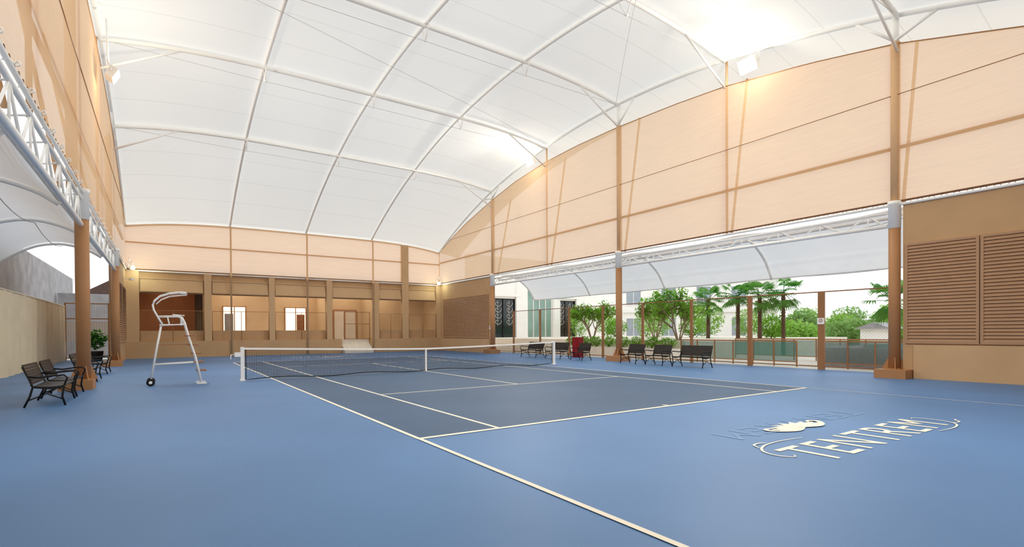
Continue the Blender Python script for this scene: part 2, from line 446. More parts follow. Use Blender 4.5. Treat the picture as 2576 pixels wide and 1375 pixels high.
# ------------------------------------------------------------------ solid walls with louvres
def wallmb(boxes):
    w_ = MB()
    for b in boxes: w_.box(*b)
    return w_
obj('wall_right', wallmb([(XR,XR+.25,YF,-.35,0,5.5),(XR,XR+.25,24.6,YB+.3,0,5.5)]), M_tan, label='tan rendered wall bays with louvres', kind='structure')
obj('wall_left', wallmb([(XL-.25,XL,YF,-.35,0,5.5),(XL-.25,XL,24.6,YB+.3,0,5.5)]), M_tan, label='tan rendered wall bays with louvres', kind='structure')
obj('wall_front', wallmb([(XL,XR,YF-.25,YF,0,8.3)]), M_tan, label='tan rendered end wall', kind='structure')
obj('baseboard_right', wallmb([(XR-.06,XR,YF,-.65,0,1.05),(XR-.06,XR,24.8,YB-.3,0,1.0)]), M_tan2, label='tan plinth course', kind='structure')
def louvre(X, sg, y0, y1, z0=1.09, z1=4.22):
    e = empty('louvre_shutter', 'brown horizontal louvre panel set in tan wall', 'louvre', (X, y0, 0), group='wall louvres')
    L = y1-y0; f = .07; a, b = (-.06, .0) if sg > 0 else (0, .06)
    m = MB(); m.box(a,b,0,f,z0,z1); m.box(a,b,L-f,L,z0,z1); m.box(a,b,f,L-f,z0,z0+f); m.box(a,b,f,L-f,z1-f,z1)
    obj('frame', m, M_lou, parent=e)
    m = MB(); N = 30
    for k in range(N):
        zz = z0+f+(z1-z0-2*f)*(k+.5)/N
        m.cbox(((a+b)/2, L/2, zz), (.012, L-2*f, .118), rot=('Y', sg*.5))
    obj('slats', m, M_lou, parent=e)
for a, b in ((-2.22,-.42),(-4.05,-2.25),(-5.88,-4.08)): louvre(XR, 1, a, b)
for a, b in ((24.95,28.55),(28.6,32.2)): louvre(XR, 1, a, b, 1.07, 4.25); louvre(XL, -1, a, b, 1.07, 4.25)

# ------------------------------------------------------------------ back wall (loggia)
PIL = [(XL,-4.2),(-.75,-.33),(3.13,3.5),(7.02,7.43),(10.6,11.0),(12.9,13.45),(15.9,16.3)]
bw = MB()
bw.box(XL-.2, 8.12, YB-.3, YB+.25, 0, 1.05); bw.box(10.31, XR+.2, YB-.3, YB+.25, 0, 1.05)
bw.box(XL-.2, XR+.2, YB, YB+.25, 4.75, 5.6)
for (a0, a1), (b0, b1) in zip(PIL[:-1], PIL[1:]):
    bw.box(a1, b0, YB+.05, YB+.2, 4.1, 4.75)
    if not (a1 > 7 and a1 < 8): bw.box(a1, b0, YB+.05, YB+.2, 1.05, 1.72)
obj('wall_back', bw, M_tan, label='tan loggia wall with plinth, parapet and head beam', kind='structure')
for i, (a, b) in enumerate(PIL):
    tall = i == 5
    m = MB(); m.box(0, b-a, 0, .3, 1.05, 8.55 if tall else 5.45)
    obj('pilaster', m, M_tan2, (a, YB-.3, 0), label='tall tan rectangular pier rising past screen' if tall else 'tan rectangular pier between loggia openings', category='pier', group='loggia piers')
for i, ((a0, a1), (b0, b1)) in enumerate(zip(PIL[:-1], PIL[1:])):
    m = MB(); L = b0-a1
    R = Matrix.Translation((0,0,4.62)) @ Matrix.Rotation(-.2, 4, 'X')
    m.box(.05, L-.05, -.02, .02, -.42, .45, R)
    m.box(.03, L-.03, -.0, .1, 4.98, 5.06); m.box(.03, L-.03, -.12, -.06, 4.16, 4.2)
    obj('shutter_panel', m, M_tan2, (a1, YB-.13, 0), label='tan tilted awning panel under the head beam', category='panel', group='awning panels')
obj('wall_loggia', wallmb([(XL-.2,XR+.2,YB+3.0,YB+3.2,0,5.6),(XR+.0,XR+.2,YB+.3,YB+3,0,5.6),(XL-.2,XL,YB+.3,YB+3,0,5.6)]), M_tan3, label='tan inner wall of loggia', kind='structure')
obj('floor_loggia', wallmb([(XL-.2,XR+.2,YB+.25,YB+3.0,.9,1.0)]), M_stone, label='pale loggia floor', kind='structure')
obj('ceiling_loggia', wallmb([(XL-.2,XR+.2,YB+.25,YB+3.2,5.5,5.6)]), M_tan3, label='tan loggia soffit', kind='structure')
obj('wall_booth', wallmb([(XL,-1.2,YB+1.6,YB+1.7,1.0,5.4)]), M_interior, label='orange brown inner wall', kind='structure')
obj('wall_partition', wallmb([(-.75,-.4,YB+.3,YB+3,1,5.5),(7.05,7.35,YB+.3,YB+3,1,5.5),(10.65,10.95,YB+.3,YB+3,1,5.5)]), M_tan3, label='tan cross wall in loggia', kind='structure')
M_lit = mat('lit_window_white', (255,250,235), .5, 0, 1, emit=(255,240,212), estr=1.3)
for i, (a, b) in enumerate(((.6,2.0),(4.75,6.2))):
    e = empty('lit_window', 'bright lit window with brown frame and shutter', 'window', (a, YB+2.9, 1.55), group='lit windows'); L = b-a
    m = MB(); m.box(0, L, 0, .04, 0, 1.9); obj('pane', m, M_lit, parent=e)
    m = MB(); m.box(-.06,0,-.05,.05,-.06,1.96); m.box(L,L+.06,-.05,.05,-.06,1.96); m.box(0,L,-.05,.05,1.9,1.96); m.box(0,L,-.05,.05,-.06,0); m.box(L*.48,L*.52,-.05,0,0,1.9)
    obj('frame', m, M_brown, parent=e)
    m = MB(); m.box(L*.05 if i == 0 else L*.55, L*.45 if i == 0 else L*.95, -.03, -.01, .1, 1.4)
    for k in range(9): m.box(L*.05 if i == 0 else L*.55, L*.45 if i == 0 else L*.95, -.05, -.03, .15+k*.14, .2+k*.14)
    obj('shutter', m, M_grey if i == 0 else M_wood, parent=e)
m = MB()
for k in range(6): m.box(8.14, 10.29, YB-1.0+k*.26, YB+.24, 0 if k == 0 else k*.165, (k+1)*.165)
obj('stair', m, M_stone, label='cream stone steps through the plinth', category='stairs')
e = empty('panel_door', 'pale panelled door at top of steps', 'door', (8.4, YB+2.9, 1.0))
m = MB(); m.box(0,1.7,0,.06,0,2.3); obj('leaf', m, M_stone, parent=e)
m = MB(); m.box(-.1,0,-.05,.06,0,2.4); m.box(1.7,1.8,-.05,.06,0,2.4); m.box(0,1.7,-.05,.06,2.3,2.4); m.box(.82,.88,-.04,0,0,2.3); obj('frame', m, M_tanmetal, parent=e)
e = empty('mesh_gate', 'brown steel framed mesh gate at the steps', 'gate', (8.3, YB-.2, 1.0))
m = MB()
for x in (0, 1.0, 1.95): m.tube([(x,0,0),(x,0,2.1)], .03, 6)
for zz in (.05, 1.2, 2.1): m.tube([(0,0,zz),(1.95,0,zz)], .025, 6)
obj('frame', m, M_brown, parent=e)
m = MB()
for k in range(20): m.ribbon((k*.1,0,0),(k*.1,0,2.1),.006,(0,1,0))
for k in range(21): m.ribbon((0,0,k*.1),(1.95,0,k*.1),.006,(0,1,0))
obj('wire_mesh', m, M_brown, parent=e)
for i, ((a0, a1), (b0, b1)) in enumerate(zip(PIL[:-1], PIL[1:])):
    if 7 < a1 < 8: continue
    L = b0-a1-.06; e = empty('mesh_guard', 'thin brown framed wire mesh guard across opening', 'guard', (a1+.03, YB-.26, 1.05), group='opening guards')
    m = MB(); m.tube([(0,0,0),(0,0,1.95),(L,0,1.95),(L,0,0)], .022, 6)
    m.tube([(L/2,0,0),(L/2,0,1.95)], .018, 6); obj('frame', m, M_brown, parent=e)
    m = MB()
    for k in range(int(L/.12)): m.ribbon((k*.12,0,0),(k*.12,0,1.95),.005,(0,1,0))
    for k in range(16): m.ribbon((0,0,k*.12),(L,0,k*.12),.005,(0,1,0))
    obj('wire_mesh', m, M_brown, parent=e)
for x in (.8, 5.65, 10.5):
    m = MB(); m.tube([(0,0,0),(0,0,5.3),(0,0,5.31),(0,0,5.5),(0,0,5.51),(0,0,roofz(x,YB)-.05)], [.055,.055,.075,.075,.055,.055], 10)
    obj('screen_post', m, M_mast, (x, YB-.38, 0), label='slim tan steel post in front of loggia', category='post', group='end wall posts')
bx = [XL, .8, 5.65, 10.5, 12.9, 13.45, XR]
for a, b in zip(bx[:-1], bx[1:]):
    if a == 12.9: continue
    e = empty('mesh_screen', 'tan woven mesh screen closing the end vault', 'screen', (0,0,0), group='end mesh screens')
    m = MB(); n = 6; vs = []
    for k in range(n+1):
        x = a+(b-a)*k/n; vs += [(x, YB-.2, 5.5), (x, YB-.2, roofz(x, YB)-.02)]
    m.add(vs, [(2*k,2*k+2,2*k+3,2*k+1) for k in range(n)]); obj('mesh_fabric', m, M_mesh, parent=e)
    m = MB(); m.tube([(a,YB-.12,7.2),(b,YB-.12,7.2)], .05, 6); obj('rail', m, M_mast, parent=e)
    m = MB(); m.tube([(a,YB-.25,5.45),(b,YB-.25,5.45)], .045, 6); obj('eave_pipe', m, M_white, parent=e)
    m = MB(); m.box(a, b, YB-.22, YB-.18, 5.5, 5.56); obj('hem_band', m, M_lace, parent=e)

# ------------------------------------------------------------------ net
e = empty('tennis_net', 'black tennis net with white headband and posts', 'net', (5.485, 11.885, 0))
def nz(x): return .914+.156*(abs(x)/6.4)**1.3
m = MB(); N = 250
for k in range(N+1):
    x = -6.3+12.6*k/N; m.ribbon((x,0,.06+.03*math.sin(x*2.1)),(x,0,nz(x)-.02),.007,(0,1,0))
for j in range(20):
    t = j/19; P = [(x, 0, .06+.03*math.sin(x*2.1)+(nz(x)-.1-.03*math.sin(x*2.1))*t) for x in np.linspace(-6.3,6.3,25)]
    for a, b in zip(P[:-1], P[1:]): m.ribbon(a, b, .007, (0,1,0))
obj('net_mesh', m, M_net, parent=e)
m = MB(); P = [(-6.3,0,nz(6.3)-.05)]+[(x,0,.05+.03*math.sin(x*2.1)) for x in np.linspace(-6.3,6.3,60)]+[(6.3,0,nz(6.3)-.05)]; m.tube(P, .016, 6)
obj('bottom_cord', m, M_black, parent=e)
m = MB(); xs = np.linspace(-6.35, 6.35, 40)
vs = []
for x in xs: vs += [(x,-.02,nz(x)-.06),(x,-.02,nz(x)),(x,.02,nz(x)),(x,.02,nz(x)-.06)]
fs = []
for i in range(39):
    for q in range(4): fs.append((4*i+q, 4*i+4+q, 4*i+4+(q+1)%4, 4*i+(q+1)%4))
m.add(vs, fs); obj('headband', m, M_white, parent=e)
m = MB(); m.box(-.03,.03,-.026,-.022,.0,.914); m.box(-.03,.03,.022,.026,0,.914); m.box(-.03,.03,-.026,.026,.912,.918); obj('centre_strap', m, M_white, parent=e)
for sx in (-6.4, 6.4):
    m = MB(); m.box(sx-.05,sx+.05,-.05,.05,0,1.06); m.box(sx-.07,sx+.07,-.07,.07,0,.05); m.box(sx-.055,sx+.055,-.055,.055,1.06,1.09)
    obj('post', m, M_white, parent=e)
m = MB(); m.box(-6.62,-6.45,-.05,.05,.78,.92); m.tube([(-6.62,-.02,.85),(-6.72,-.02,.85),(-6.74,-.1,.7)], .014, 6)
obj('winch', m, M_white, parent=e)
m = MB(); m.tube([(-6.45,0,1.04),(-6.2,0,1.045)], .012, 5); obj('tension_cable', m, M_cable, parent=e)

# ------------------------------------------------------------------ umpire chair
ux, uy = -2.7, 11.95
e = empty('umpire_chair', 'tall white tubular umpire chair with wooden treads', 'chair', (ux, uy, 0))
def U(x, z, y=0): return (x-ux, y, z)
H = .28
for sy in (-H, H):
    m = MB(); m.tube([U(-3.06,1.78,sy*.8),U(-3.16,1.2,sy*.9),U(-3.33,.12,sy)], .028, 8); obj('rear_leg', m, M_white, parent=e)
    m = MB(); m.tube([U(-2.62,2.06,sy*.8),U(-2.54,2.02,sy*.8),U(-2.47,1.85,sy*.85),U(-2.38,1.45,sy*.9),U(-2.2,.8,sy),U(-2.06,.03,sy)], .03, 8)
    m.box(-2.18-ux,-1.92-ux,sy-.04,sy+.04,0,.035)
    obj('front_leg', m, M_white, parent=e)
    w_ = empty('wheel', None, None, U(-3.33,.11,sy*1.15)); w_.parent = e
    m = MB(); m.tube([(.075*math.cos(a),0,.075*math.sin(a)) for a in np.linspace(0,2*math.pi,20)[:-1]], .033, 8, closed=True); obj('tyre', m, M_rubber, parent=w_)
    m = MB(); m.tube([(0,-.03,0),(0,.03,0)], .045, 12); obj('hub', m, M_white, parent=w_)
    m = MB(); m.tube([U(-3.12,2.05,sy*.85),U(-2.62,2.06,sy*.85),U(-2.55,2.0,sy*.85),U(-2.55,1.78,sy*.85)], .024, 8)
    m.tube([U(-2.9,2.05,sy*.85),U(-2.85,1.78,sy*.85)], .018, 6); obj('armrest', m, M_white, parent=e)
m = MB(); m.tube([U(-3.33,.11,-.34),U(-3.33,.11,.34)], .018, 6); obj('axle', m, M_white, parent=e)
for zz, x0_, x1_ in ((.62,-3.25,-2.16),(1.78,-3.1,-2.46)):
    for sy in (-H*.9, H*.9):
        m = MB(); m.tube([U(x0_,zz,sy),U(x1_,zz+.04,sy)], .02, 6); obj('side_bar', m, M_white, parent=e)
for x_, zz in ((-3.25,.62),(-3.16,1.2),(-2.17,.66)):
    m = MB(); m.tube([U(x_,zz,-H),U(x_,zz,H)], .02, 6); obj('cross_bar', m, M_white, parent=e)
for zz, xc in ((1.47,-2.34),(1.19,-2.25),(.93,-2.18),(.66,-2.1),(.40,-2.04)):
    m = MB(); m.box(xc-.14-ux, xc+.12-ux, -H, H, zz-.015, zz+.015); obj('tread', m, M_wood, parent=e)
m = MB(); m.box(-3.15-ux,-2.3-ux,-H*.9,H*.9,1.2,1.225); obj('shelf', m, M_wood, parent=e)
m = MB(); m.box(-3.1-ux,-2.6-ux,-.24,.24,1.79,1.82); obj('seat', m, M_white, parent=e)
m = MB()
for sy in (-.24, .24): m.tube([U(-3.02,1.8,sy),U(-3.1,1.95,sy),U(-3.24,2.25,sy),U(-3.26,2.4,sy)], .024, 8)
for k in range(4):
    t = k/3; m.cbox(U(-3.1-.13*t, 1.95+.33*t, 0), (.02,.48,.07), rot=('Y', -.4))
obj('backrest', m, M_white, parent=e)
m = MB(); P = [(-3.26,2.38),(-3.22,2.52),(-3.08,2.66),(-2.85,2.75),(-2.6,2.79),(-2.42,2.78)]
for sy in (-.24, .24):
    m.tube([U(a,b,sy) for a, b in P], .018, 8)
    m.tube([U(-2.42,2.78,sy),U(-2.4,2.72,sy),U(-2.6,2.7,sy),U(-2.85,2.66,sy),U(-3.05,2.56,sy),U(-3.18,2.42,sy)], .01, 6)
for a, b in P[1:]: m.tube([U(a,b,-.24),U(a,b,.24)], .01, 6)
obj('sunshade', m, M_white, parent=e)
m = MB(); m.cbox(U(-2.62,2.1,0), (.3,.5,.02), rot=('Y',.1)); obj('writing_desk', m, M_white, parent=e)

# ------------------------------------------------------------------ benches
def bench(L, loc, rot, label, group):
    e = empty('bench', label, 'bench', loc, rot, group)
    for k, sx in enumerate((-L/2+.05, L/2-.05)):
        m = MB()
        m.tube([(sx,.36,0),(sx,.27,.22),(sx,.22,.42),(sx,.28,.6),(sx,.38,.86)], .02, 8)
        m.tube([(sx,-.3,0),(sx,-.25,.2),(sx,-.28,.42),(sx,-.34,.6),(sx,-.28,.66),(sx,-.1,.65),(sx,.12,.62),(sx,.29,.64)], .02, 8)
        m.tube([(sx,-.28,.41),(sx,-.05,.38),(sx,.22,.42)], .02, 8)
        m.tube([(sx,-.26,.14),(sx,0,.27),(sx,.3,.14)], .014, 6)
        obj('armrest_frame', m, M_iron, parent=e)
    m = MB()
    for j in range(8):
        y = -.27+j*.066; zz = .43-.02*math.sin(j/7*math.pi); m.cbox((0,y,zz),(L-.06,.063,.022))
    obj('seat', m, M_slat, parent=e)
    m = MB()
    for j in range(7):
        zz = .5+j*.062; y = .245+(zz-.42)*.32; m.cbox((0,y-.02,zz),(L-.06,.02,.06), rot=('X',-.3))
    m.box(-L/2+.05,-L/2+.09,.24,.26,.44,.6); obj('backrest', m, M_slat, parent=e)
    m = MB(); m.tube([(-L/2+.05,0,.27),(L/2-.05,0,.27)], .012, 6); obj('stretcher', m, M_iron, parent=e)
    return e
lb = 'dark slatted bench with black curved arms facing court'
for y0, y1, n in ((17.35,18.95,'long '),(15.1,16.5,''),(13.3,14.3,'short '),(9.6,10.65,'short '),(8.05,9.1,'short '),(6.0,7.6,'long ')):
    bench(y1-y0, (15.2,(y0+y1)/2,0), -math.pi/2, n+lb, 'benches by the open fence side')
for y0, y1 in ((7.85,9.4),(9.7,11.1),(14.5,16.0),(18.3,19.9)):
    bench(y1-y0, (-5.08,(y0+y1)/2,0), math.pi/2, 'dark slatted bench with arms under the side canopy', 'benches under the side canopy')

e = empty('hydrant_box', 'red metal fire hydrant box behind bench', 'fire box', (17.2, 16.3, 0))
m = MB(); m.box(-.2,.2,-.27,.27,0,1.15); m.box(-.22,.22,-.29,.29,1.15,1.18); obj('body', m, M_red, parent=e)
m = MB(); m.box(-.225,-.2,-.23,.23,.15,1.1); m.box(-.25,-.225,.14,.17,.55,.7); obj('door', m, M_red, parent=e)

# ------------------------------------------------------------------ right fence
FX = 17.95
e = empty('chain_link_fence', 'brown steel post and wire mesh fence by hall', 'fence', (FX, 0, 0))
py = [-.3,.57,2.89,5.85,8.86,11.94,14.96,17.98,21.0,24.2]
for k, y in enumerate(py):
    m = MB(); wd = {2:.12,3:.10}.get(k, .065); m.box(-.04,.04,y-wd,y+wd,-.15,3.02); obj('post', m, M_brown, parent=e)
for zz in (.12, 3.0):
    m = MB(); m.tube([(0,py[0],zz),(0,py[-1],zz)], .025, 6); obj('rail', m, M_brown, parent=e)
m = MB()
y = py[0]-3.0
while y < py[-1]:
    a, b = max(y, py[0]), min(y+2.9, py[-1])
    if b > a:
        m.ribbon((0,a,.1+(a-y)),(0,b,.1+(b-y)),.004,(1,0,0)); m.ribbon((.004,a,3.0-(a-y)),(.004,b,3.0-(b-y)),.004,(1,0,0))
    y += .11
obj('wire_mesh', m, M_brown, parent=e)
e = empty('notice_sign', 'small white sign with red ring on post', 'sign', (FX-.06, 2.89, 1.75))
m = MB(); m.box(-.01,0,-.13,.13,0,.24); obj('plate', m, M_white, parent=e)
m = MB(); m.tube([(-.014,.06*math.cos(a),.14+.06*math.sin(a)) for a in np.linspace(0,2*math.pi,20)[:-1]], .008, 5, closed=True)
m.tube([(-.014,-.04,.18),(-.014,.04,.1)], .007, 5); obj('symbol', m, M_red, parent=e)
e = empty('notice_sign', 'small white sign with red ring on wall', 'sign', (XR-.09, 24.62, 1.7))
m = MB(); m.box(-.01,.0,-.13,.13,0,.24); obj('plate', m, M_white, parent=e)
m = MB(); m.tube([(-.014,.06*math.cos(a),.14+.06*math.sin(a)) for a in np.linspace(0,2*math.pi,20)[:-1]], .008, 5, closed=True); obj('symbol', m, M_red, parent=e)

# ------------------------------------------------------------------ outside, right
obj('ground_outside', wallmb([(18.0,80,-40,90,-.4,-.12),(-60,-8.2,-40,90,-.4,-.12),(-8.2,18,YB+3.2,90,-.4,-.12)]), M_dirt, label='pale outdoor paving', kind='structure')
obj('terrace', wallmb([(21.5,41.5,12,44,-.12,.95),(20.3,21.5,12,22,-.12,.5)]), M_stone, label='cream stone raised terrace', category='terrace')
m = MB()
for k in range(5): m.box(19.6+k*.38, 21.48, 22.2, 34, -.12 if k == 0 else .1+.17*(k-1), .1+.17*k)
obj('stair', m, M_stone, label='wide cream stone terrace steps', category='stairs')
def railing(x, y0, y1, lbl, panel, z0=0, n=4):
    e = empty('railing', lbl, 'railing', (x, y0, z0), group='terrace railings'); L = y1-y0
    m = MB(); m.box(-.03,.03,0,L,1.0,1.06); m.box(-.02,.02,0,L,.08,.12)
    for k in range(n+1): m.box(-.025,.025,L*k/n-.025,L*k/n+.025,-.12,1.0)
    obj('frame', m, M_brown, parent=e)
    m = MB(); m.add([(0,.02,.12),(0,L-.02,.12),(0,L-.02,.98),(0,.02,.98)],[(0,1,2,3)]); obj('panel', m, panel, parent=e)
railing(20.4, 5.1, 11.4, 'brown framed railing with green mesh infill', M_greenmesh, n=6)
railing(20.6, -1.0, 4.1, 'brown framed railing with grey infill', M_greymesh, n=5)
railing(25.5, 2.0, 11.4, 'brown framed railing with green mesh infill', M_greenmesh, n=8)
obj('retaining_wall', wallmb([(21.2,21.5,-3,4.6,-.12,.75),(21.5,34,4.4,4.6,-.12,.75)]), M_grey, label='grey concrete retaining wall by ramp', category='wall')

def leaves(mb, c, R, n, size, flat=.8, hollow=.3):
    for _ in range(n):
        d = Vector((random.gauss(0,1), random.gauss(0,1), random.gauss(0,1))).normalized()
        p = Vector(c)+Vector((d.x*R[0], d.y*R[1], d.z*R[2]))*(hollow+(1-hollow)*random.random())
        a = Vector((random.uniform(-1,1), random.uniform(-1,1), random.uniform(-.6,.6))).normalized()
        b = a.cross(Vector((random.uniform(-.5,.5), random.uniform(-.5,.5), 1))).normalized()
        s = size*random.uniform(.6,1.3)
        mb.add([p-a*s, p+b*s*.32, p+a*s, p-b*s*.32], [(0,1,2,3)])
def frangipani(loc, h, spread, seed, n=14):
    random.seed(seed)
    e = empty('frangipani_tree', 'small branching tree with bright green leaf clusters', 'tree', loc, group='courtyard trees')
    tr = MB(); lf = MB()
    def br(p, d, L, r_, lev):
        q = p+d*L; mid = p+d*L*.5+Vector((random.uniform(-.05,.05),)*3); tr.tube([p, mid, q], [r_, r_*.9, r_*.75], 6)
        if lev <= 1: leaves(lf, q, (spread*.26,)*3, n, .17)
        if lev == 0: return
        for k in range(3 if lev > 1 else 2):
            nd = (d+Vector((random.uniform(-.75,.75), random.uniform(-.75,.75), random.uniform(-.35,.6)))).normalized()
            br(q, nd, L*.8, r_*.7, lev-1)
    for k in range(4):
        a = k*1.6+seed; br(Vector((.1*math.cos(a), .1*math.sin(a), 0)), Vector((.4*math.cos(a), .4*math.sin(a), 1)).normalized(), h*random.uniform(.2,.32), .05, 3)
    obj('trunk', tr, M_trunk, parent=e); obj('foliage', lf, M_leaf, parent=e); return e
frangipani((22.3,20.6,.95), 3.3, 1.5, 3, 16); frangipani((25.3,17.4,.95), 3.2, 1.4, 5); frangipani((22.6,13.3,.95), 3.4, 1.6, 8, 18)
def palm(loc, h, seed):
    random.seed(seed)
    e = empty('fan_palm', 'fan palm with dark trunk and drooping fan leaves', 'palm tree', loc, group='fan palms')
    m = MB(); m.tube([(0,0,0),(.04,.02,h*.5),(0,0,h)], [.14,.11,.12], 10)
    for k in range(14): m.tube([(0,0,h*(.35+.045*k)),(0,0,h*(.35+.045*k)+.06)], [.13,.165], 8)
    obj('trunk', m, M_palmtrunk, parent=e)
    m = MB()
    for k in range(26):
        az = k*2.4+random.random()*.4; el = random.uniform(-1.1, 1.0); L = random.uniform(.65, .95)
        d = Vector((math.cos(az)*math.cos(el), math.sin(az)*math.cos(el), math.sin(el)))
        q = Vector((0,0,h))+d*L; m.tube([(0,0,h), q], .014, 4)
        side = d.cross(Vector((0,0,1))).normalized(); nn = side.cross(d).normalized()
        for j in range(13):
            th = (j-6)/6*1.55; dd = (d*math.cos(th)+side*math.sin(th)).normalized(); l = .72*(1-.25*abs(th)/1.55)
            w_ = dd.cross(nn).normalized()*.045
            a_ = q+dd*l*.6; b_ = q+dd*l+Vector((0,0,-.2))
            m.add([q, a_-w_, b_, a_+w_], [(0,1,2,3)])
    obj('fronds', m, M_leafd, parent=e); return e
for y, h, s in ((16.5,2.8,1),(14.1,2.95,2),(12.5,2.9,3)): palm((30, y, .95), h, s)
palm((30, 10.9, -.12), 4.1, 4); palm((27, 3.75, -.12), 3.1, 5)
def shrub(name, label, cat, loc, R, n, size, mt, grp):
    m = MB(); leaves(m, (0,0,R[2]), R, n, size, hollow=.5)
    for k in range(5): m.tube([(0,0,0),(R[0]*.4*math.cos(k*1.3),R[1]*.4*math.sin(k*1.3),R[2])], .02, 4)
    return obj(name, m, mt, loc, label=label, category=cat, group=grp)
random.seed(11)
for k in range(8):
    shrub('shrub', 'low bright green shrub in stone planter', 'shrub', (20.9, 12.7+k*1.2, .5), (.45,.55,.36), 320, .11, M_leaf, 'planter shrubs')
for k in range(9):
    shrub('shrub', 'bushy green shrub on terrace edge', 'shrub', (33+1.5*(k % 2), 13.4+k*2.6, .95), (1.25,1.3,.9+.3*(k % 3)), 900, .17, M_leafl if k % 3 else M_leaf, 'terrace shrubs')
for row, (d, n_) in enumerate(((43, 4), (50, 5), (58, 5))):
    for k in range(n_):
        a = .52+.014*row+(.335/(n_-1))*k+random.uniform(-.004,.004)
        p = Vector((-3.03,-6.96,0))+Vector((.568,.823,0))*d+Vector((.823,-.568,0))*a*d
        R_ = .335*d/(n_-1)*.47
        shrub('leafy_tree', 'soft bright green tree beyond the ramp', 'tree', (p.x+.9, p.y, -.2), (R_,R_,1.35+.46*row+random.uniform(-.2,.25)), 2100, .26, M_leaff if (k+row) % 2 else M_leafl, 'trees beyond the ramp')

# hotel facade
HY = 36.5
e = empty('hotel_entrance', 'white stone entrance facade with ornate glass doors', 'building', (22, HY, .95))
m = MB(); m.box(-1,1.6,0,.6,0,8); m.box(1.6,4.6,.1,.6,3.9,8); m.box(4.6,6.0,0,.6,0,8); m.box(9.3,10.3,0,.6,0,8); m.box(10.3,12.6,.1,.6,3.9,8); m.box(12.6,19,0,.6,0,8)
m.box(6.0,9.3,.1,.6,5.2,8)
for x in (1.3,4.5,9.4,12.5): m.box(x,x+.3,-.12,0,0,4.2)
m.box(1.3,4.8,-.16,0,4.1,4.35); m.box(9.4,12.8,-.16,0,4.1,4.35); obj('facade', m, M_facade, parent=e)
for x0_, x1_ in ((1.6,4.5),(9.7,12.5)):
    d = empty('glass_door', None, None, (x0_,0,0)); d.parent = e; L = x1_-x0_
    m = MB(); m.box(0,L,.2,.25,0,3.9); obj('pane', m, M_glass, parent=d)
    m = MB()
    for q in (0, L/2-.05, L-.1): m.box(q,q+.1,.12,.2,0,3.9)
    m.box(0,L,.12,.2,1.0,1.12); m.box(0,L,.12,.2,3.8,3.9)
    obj('frame', m, M_iron, parent=d)
    for cx in (L*.27, L*.73):
        m = MB()
        for cz in (1.6,2.2,2.8,3.4):
            m.tube([(cx+(.03+.045*t)*math.cos(t)*1.4, .1, cz+(.02+.045*t)*math.sin(t)*1.2) for t in np.linspace(0,6.6,22)], .018, 5)
        m.tube([(cx,.1,1.15),(cx,.1,3.75)], .012, 5)
        obj('scrollwork', m, M_stone, parent=d)
m = MB(); m.box(6,9.3,.25,.3,0,5.2); obj('glazing', m, M_glassg, parent=e)
for x in (6.0,6.8,7.6,8.4,9.2):
    m = MB(); m.box(x,x+.06,.15,.25,0,5.2); obj('mullion', m, M_white, parent=e)
def house(loc, rot, L, Hh, D, name, label, mt):
    e = empty(name, label, 'building', loc, rot)
    m = MB(); m.box(0,L,0,D,0,Hh); m.box(-.4,L+.4,-.5,D+.4,Hh,Hh+.35); m.box(0,L,-.25,0,Hh*.48,Hh*.53); obj('body', m, mt, parent=e)
    n = int(L/4.4)
    for k in range(n):
        for zz in (.12, .6):
            wn = empty('window', None, None, (1+k*4.4, -.03, Hh*zz)); wn.parent = e
            m = MB(); m.box(0,1.8,0,.03,0,Hh*.27); obj('pane', m, M_shut, parent=wn)
            m = MB(); m.box(-.1,0,-.06,.03,-.1,Hh*.27+.1); m.box(1.8,1.9,-.06,.03,-.1,Hh*.27+.1); m.box(0,1.8,-.06,.03,Hh*.27,Hh*.27+.1); m.box(0,1.8,-.06,.03,-.1,0); m.box(.87,.93,-.04,.02,0,Hh*.27)
            obj('frame', m, M_facade, parent=wn)
    return e
house((44.1,39.5,-.12), math.radians(-34.7), 20, 8.2, 8, 'villa', 'white two storey villa with grey shutters', M_facade)
e = empty('garden_hut', 'small hut with grey pitched roof among trees', 'hut', (38.5,8.6,-.12))
m = MB(); m.box(-.9,.9,-.9,.9,0,1.7); obj('body', m, M_facade, parent=e)
m = MB(); m.add([(-1.2,-1.2,1.7),(1.2,-1.2,1.7),(1.2,1.2,1.7),(-1.2,1.2,1.7),(-1.2,0,2.15),(1.2,0,2.15)], [(0,1,5,4),(3,4,5,2),(0,4,3),(1,2,5),(0,3,2,1)]); obj('roof', m, M_grey, parent=e)

# ------------------------------------------------------------------ outside, left
m = MB(); vs = []; n = 160
for k in range(n+1):
    y = 2+31*k/n; x = .05*math.sin(k*1.1)+.03*math.sin(k*.37)
    vs += [(x, y, 0), (x*.3, y, 3.15+.03*math.sin(k*.5))]
m.add(vs, [(2*k,2*k+2,2*k+3,2*k+1) for k in range(n)], True); m.tube([(0,2,3.16),(0,33,3.16)], .03, 6)
obj('windbreak_curtain', m, M_cream, (-7.7,0,0), label='long cream canvas windbreak curtain on rail', category='curtain')
m = MB(); m.box(-.3,0,-5,53,-.12,6.4)
obj('boundary_wall', m, M_grey, (-9.5,0,0), label='tall weathered grey concrete boundary wall', category='wall')
e = empty('end_fence', 'brown framed wire fence with white board', 'fence', (-7.7, YB, 0))
m = MB()
for x in (0,1.0,2.0,2.56): m.box(x-.04,x+.04,-.04,.04,0,3.4)
for zz in (.15,2.45,3.35): m.box(0,2.56,-.03,.03,zz-.03,zz+.03)
obj('frame', m, M_brown, parent=e)
m = MB()
for k in range(22): m.ribbon((k*.12,0,.1),(k*.12,0,3.35),.006,(0,1,0))
for k in range(28): m.ribbon((0,0,.1+k*.12),(2.56,0,.1+k*.12),.006,(0,1,0))
obj('wire_mesh', m, M_brown, parent=e)
